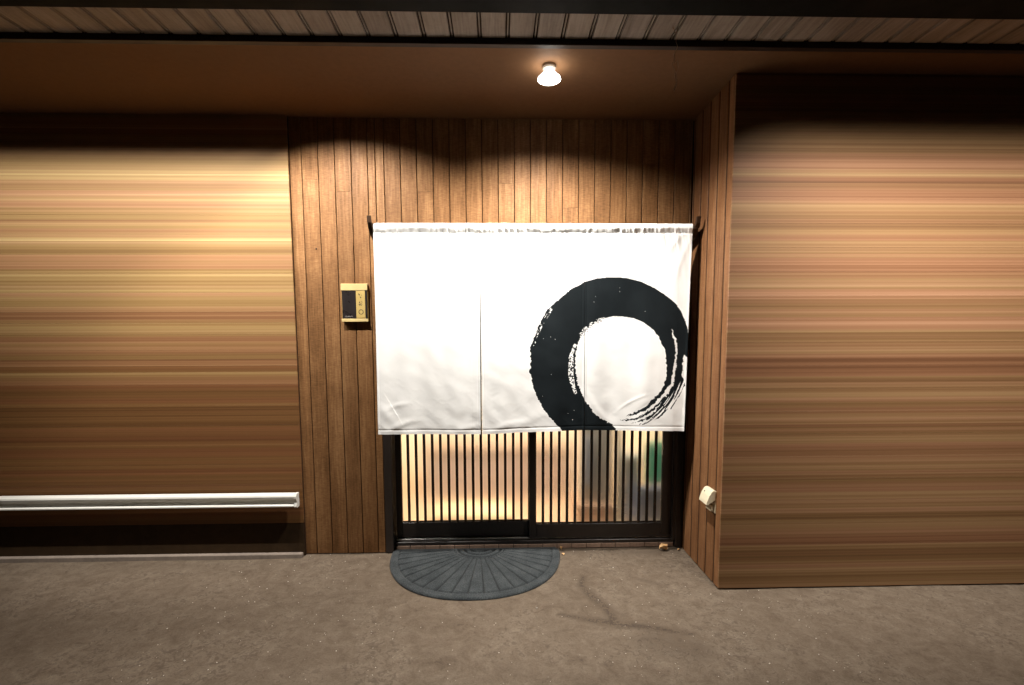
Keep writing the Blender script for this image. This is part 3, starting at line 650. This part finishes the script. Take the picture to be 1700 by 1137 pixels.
# ================================================================== DOOR MAT
def door_mat():
    NT, NR = 360, 110; cx, cy = -0.138, 0.034; a, b = 0.560, 0.680
    th = np.linspace(0, math.pi, NT); r = np.linspace(0.0, 1.0, NR)
    TH, RR = np.meshgrid(th, r); e = 2.25
    # half superellipse with small rounded back corners
    c, s = np.abs(np.cos(TH)), np.sin(TH)
    Rb = 1.0 / ((c / a) ** e + (np.maximum(s, 1e-6) / b) ** e) ** (1 / e)
    Rb *= 1 - 0.035 * np.exp(-((TH) / 0.05) ** 2) - 0.035 * np.exp(-((math.pi - TH) / 0.05) ** 2)
    X = cx + RR * Rb * np.cos(TH); Y = cy - RR * Rb * np.sin(TH)
    # relief about a burst centre slightly right of the middle
    bx, by = -0.115, 0.03; ang = np.arctan2(-(Y - by), X - bx); rad = np.hypot(X - bx, (Y - by))
    rn = RR
    Hh = np.full(X.shape, 0.0085)
    ribs = np.abs(((ang / math.pi * 21) % 1) - 0.5) * 2                       # 0 centre of pad .. 1 groove
    pad = np.clip((0.93 - ribs) * 7, 0, 1) * np.clip((rad - 0.165) / 0.012, 0, 1) * np.clip((0.915 - rn) / 0.02, 0, 1)
    fan = (rad > 0.165) & (rn < 0.915)
    Hh += np.where(fan, 0.0095 * pad - 0.0065, 0)
    arcs = (rad <= 0.165)
    Hh += np.where(arcs, 0.0042 * np.clip(np.cos(rad / 0.165 * 2 * math.pi * 4.0) * 1.5, -1, 1), 0)
    Hh += np.where(rn > 0.925, 0.0030, 0)
    back = (cy - Y) < 0.022; gr = np.where(fan & ~back, 1 - pad, 0); gr = np.where(arcs & ~back, np.clip(-np.cos(rad / 0.165 * 2 * math.pi * 4.0) * 2, 0, 1), gr); Hh = np.where(back, 0.0095, Hh)
    Hh *= np.clip((1.0 - rn) / 0.012, 0.0, 1) ** 0.5; Hh *= np.clip((cy - Y + 0.004) / 0.008, 0.3, 1)
    Hh += (vnoise(X * 160 + 400, Y * 160 + 400, 31) - 0.5) * 0.0012
    Zz = np.maximum(Hh, 0.0006) + 0.0008
    vs = np.stack([X, Y, Zz], -1).reshape(-1, 3); idx = np.arange(NT * NR).reshape(NR, NT)
    fs = np.stack([idx[:-1, :-1], idx[1:, :-1], idx[1:, 1:], idx[:-1, 1:]], -1).reshape(-1, 4)
    vs = vs.tolist(); fs = fs.tolist()
    # thin rubber edge and back face
    n0 = len(vs); rim = idx[-1]
    for i in rim: v = vs[i]; vs.append([v[0], v[1], 0.0])
    for i in range(NT - 1): fs.append([int(rim[i]), n0 + i, n0 + i + 1, int(rim[i + 1])])
    me = mesh_from('mat', vs, fs, True)
    gv = np.concatenate([gr.reshape(-1), np.ones(NT)]).astype(np.float32); at = me.attributes.new('groove', 'FLOAT', 'POINT'); at.data.foreach_set('value', gv)
    g = N('ribbed grey carpet'); n1 = g.noise(g.coord((1, 1, 1), False), 520, 3, 0.7); n2 = g.noise(g.coord((1, 1, 1), False), 9, 4, 0.6); n3 = g.noise(g.coord((1, 1, 1), False), 190, 2, 0.6)
    f = g.math('ADD', g.math('MULTIPLY', n1, 0.35), g.math('ADD', g.math('MULTIPLY', n2, 0.25), g.math('MULTIPLY', n3, 0.40)))
    col = g.ramp(f, [(0.38, (0.014, 0.017, 0.019)), (0.5, (0.040, 0.046, 0.049)), (0.62, (0.092, 0.100, 0.102))])
    vz = g.n('ShaderNodeTexVoronoi'); vz.inputs['Scale'].default_value = 34; g.l(g.coord((1, 1, 1), False), vz.inputs['Vector'])
    ga = g.ramp(vz.outputs['Color'], [(0.955, (0, 0, 0)), (0.96, (1, 1, 1))]); dt = g.ramp(vz.outputs['Distance'], [(0.12, (1, 1, 1)), (0.2, (0, 0, 0))])
    ga_ = g.n('ShaderNodeAttribute', attribute_name='groove'); col = g.mix(g.math('MULTIPLY', ga_.outputs['Fac'], 0.8), col, (0.010, 0.012, 0.013))  # shadow in the grooves painted as darker carpet colour
    g.col(g.mix(g.math('MULTIPLY', ga, dt), col, (0.42, 0.40, 0.36))); g.rough(0.95); g.b.inputs['Specular IOR Level'].default_value = 0.1
    g.b.inputs['Sheen Weight'].default_value = 0.1
    g.bump(g.math('ADD', n1, n3), 0.7, 0.004)
    return tag(obj('door_mat', me, g.m), 'half round grey door mat with sunburst ribs before the left door', 'door mat')
door_mat()

# ================================================================== SMALL THINGS
def leaf(name, label, loc, L, Wd, rz, curl, tilt):
    vs, fs = [], []; n = 9
    for i in range(n):
        t = i / (n - 1); w = Wd * math.sin(math.pi * min(1, t * 0.95 + 0.03)) ** 0.8 * (1 + 0.12 * math.sin(t * 17))
        for j in (-1, -0.5, 0, 0.5, 1):
            vs.append(((t - 0.5) * L, j * w, curl * (abs(j) ** 1.6) * (0.6 + t) + 0.25 * curl * math.sin(t * 5)))
    for i in range(n - 1):
        for j in range(4): fs.append((i * 5 + j, i * 5 + j + 1, i * 5 + 6 + j, i * 5 + 5 + j))
    me = mesh_from(name, vs, fs, True); me.transform(Matrix.Rotation(tilt, 4, 'Y'))
    zmin = min(v.co.z for v in me.vertices); o = obj(name, me, M['leaf'], None, (loc[0], loc[1], -zmin + 0.0005), (0, 0, rz))
    st_ = tube_me([((0.5) * L * math.cos(tilt), 0, -0.5 * L * math.sin(tilt)), ((0.62) * L, 0.003, -0.5 * L * math.sin(tilt) + 0.004), (0.75 * L, 0.008, -0.5 * L * math.sin(tilt) + 0.003)], 0.0011, 6)
    s = obj('stalk', st_, M['leaf'], None, (0, 0, 0)); s.parent = o
    return tag(o, label, 'leaf')
leaf('dry_leaf', 'curled tan leaf on the floor by the right door corner', (1.118, -0.035), 0.062, 0.022, 0.3, 0.026, 0.15)
leaf('dry_leaf', 'tiny curled orange leaf touching the mat back corner', (0.432, -0.012), 0.034, 0.010, 1.2, 0.016, 0.5)
leaf('dry_leaf', 'pale leaf scrap on the floor beside the mat right edge', (0.440, -0.075), 0.022, 0.008, 1.7, 0.006, 0.1)
leaf('dry_leaf', 'small leaf scrap in the corner under the right plank wall', (1.222, -0.035), 0.022, 0.007, 0.6, 0.006, 0.2)

hw = empty('hanging_thread', (0.812, -0.93, H)); tag(hw, 'thin frayed thread hanging from a hook under the right soffit', 'thread')
obj('hook', tube_me([(0.822, -0.935, H), (0.820, -0.937, H - 0.016), (0.806, -0.945, H - 0.026), (0.800, -0.950, H - 0.014), (0.795, -0.953, H - 0.004)], 0.0022, 8), M['wire'], hw)
tp = [(0.812, -0.942, H - 0.024)]
for i in range(1, 26):
    t = i / 25; tp.append((0.812 + 0.006 * math.sin(t * 9) + 0.004 * math.sin(t * 31), -0.942 + 0.004 * math.cos(t * 13), H - 0.024 - 0.245 * t))
obj('thread', tube_me(tp, 0.0011, 6), M['wire'], hw)
obj('frayed_loop', tube_me([(0.812, -0.942, H - 0.15), (0.824, -0.944, H - 0.142), (0.826, -0.944, H - 0.17), (0.818, -0.944, H - 0.2), (0.822, -0.944, H - 0.24), (0.818, -0.942, H - 0.262)], 0.0009, 6), M['wire'], hw)

def grit():
    vs, fs = [], []
    for i in range(420):
        x = rng.uniform(-1.7, 1.7); y = rng.uniform(-1.7, 0.02)
        if x > 1.2 and y > YE - 0.02: continue
        if abs(x + 0.138) < 0.58 and y > -0.67: continue
        s = rng.uniform(0.0012, 0.0036) * (1.6 if rng.random() < 0.06 else 1); b = len(vs)
        p = rng.uniform(0.6, 1.3, 6) * s
        vs += [(x + p[0], y, s * .4), (x - p[1], y, s * .4), (x, y + p[2], s * .4), (x, y - p[3], s * .4), (x, y, s * .4 + p[4] * .8), (x, y, -0.001)]
        fs += [(b + 4, b, b + 2), (b + 4, b + 2, b + 1), (b + 4, b + 1, b + 3), (b + 4, b + 3, b), (b + 5, b + 2, b), (b + 5, b + 1, b + 2), (b + 5, b + 3, b + 1), (b + 5, b, b + 3)]
    o = obj('grit', mesh_from('grit', vs, fs), M['pebble']); tag(o, 'pale grit scattered over the concrete floor', 'grit', kind='stuff')
grit()
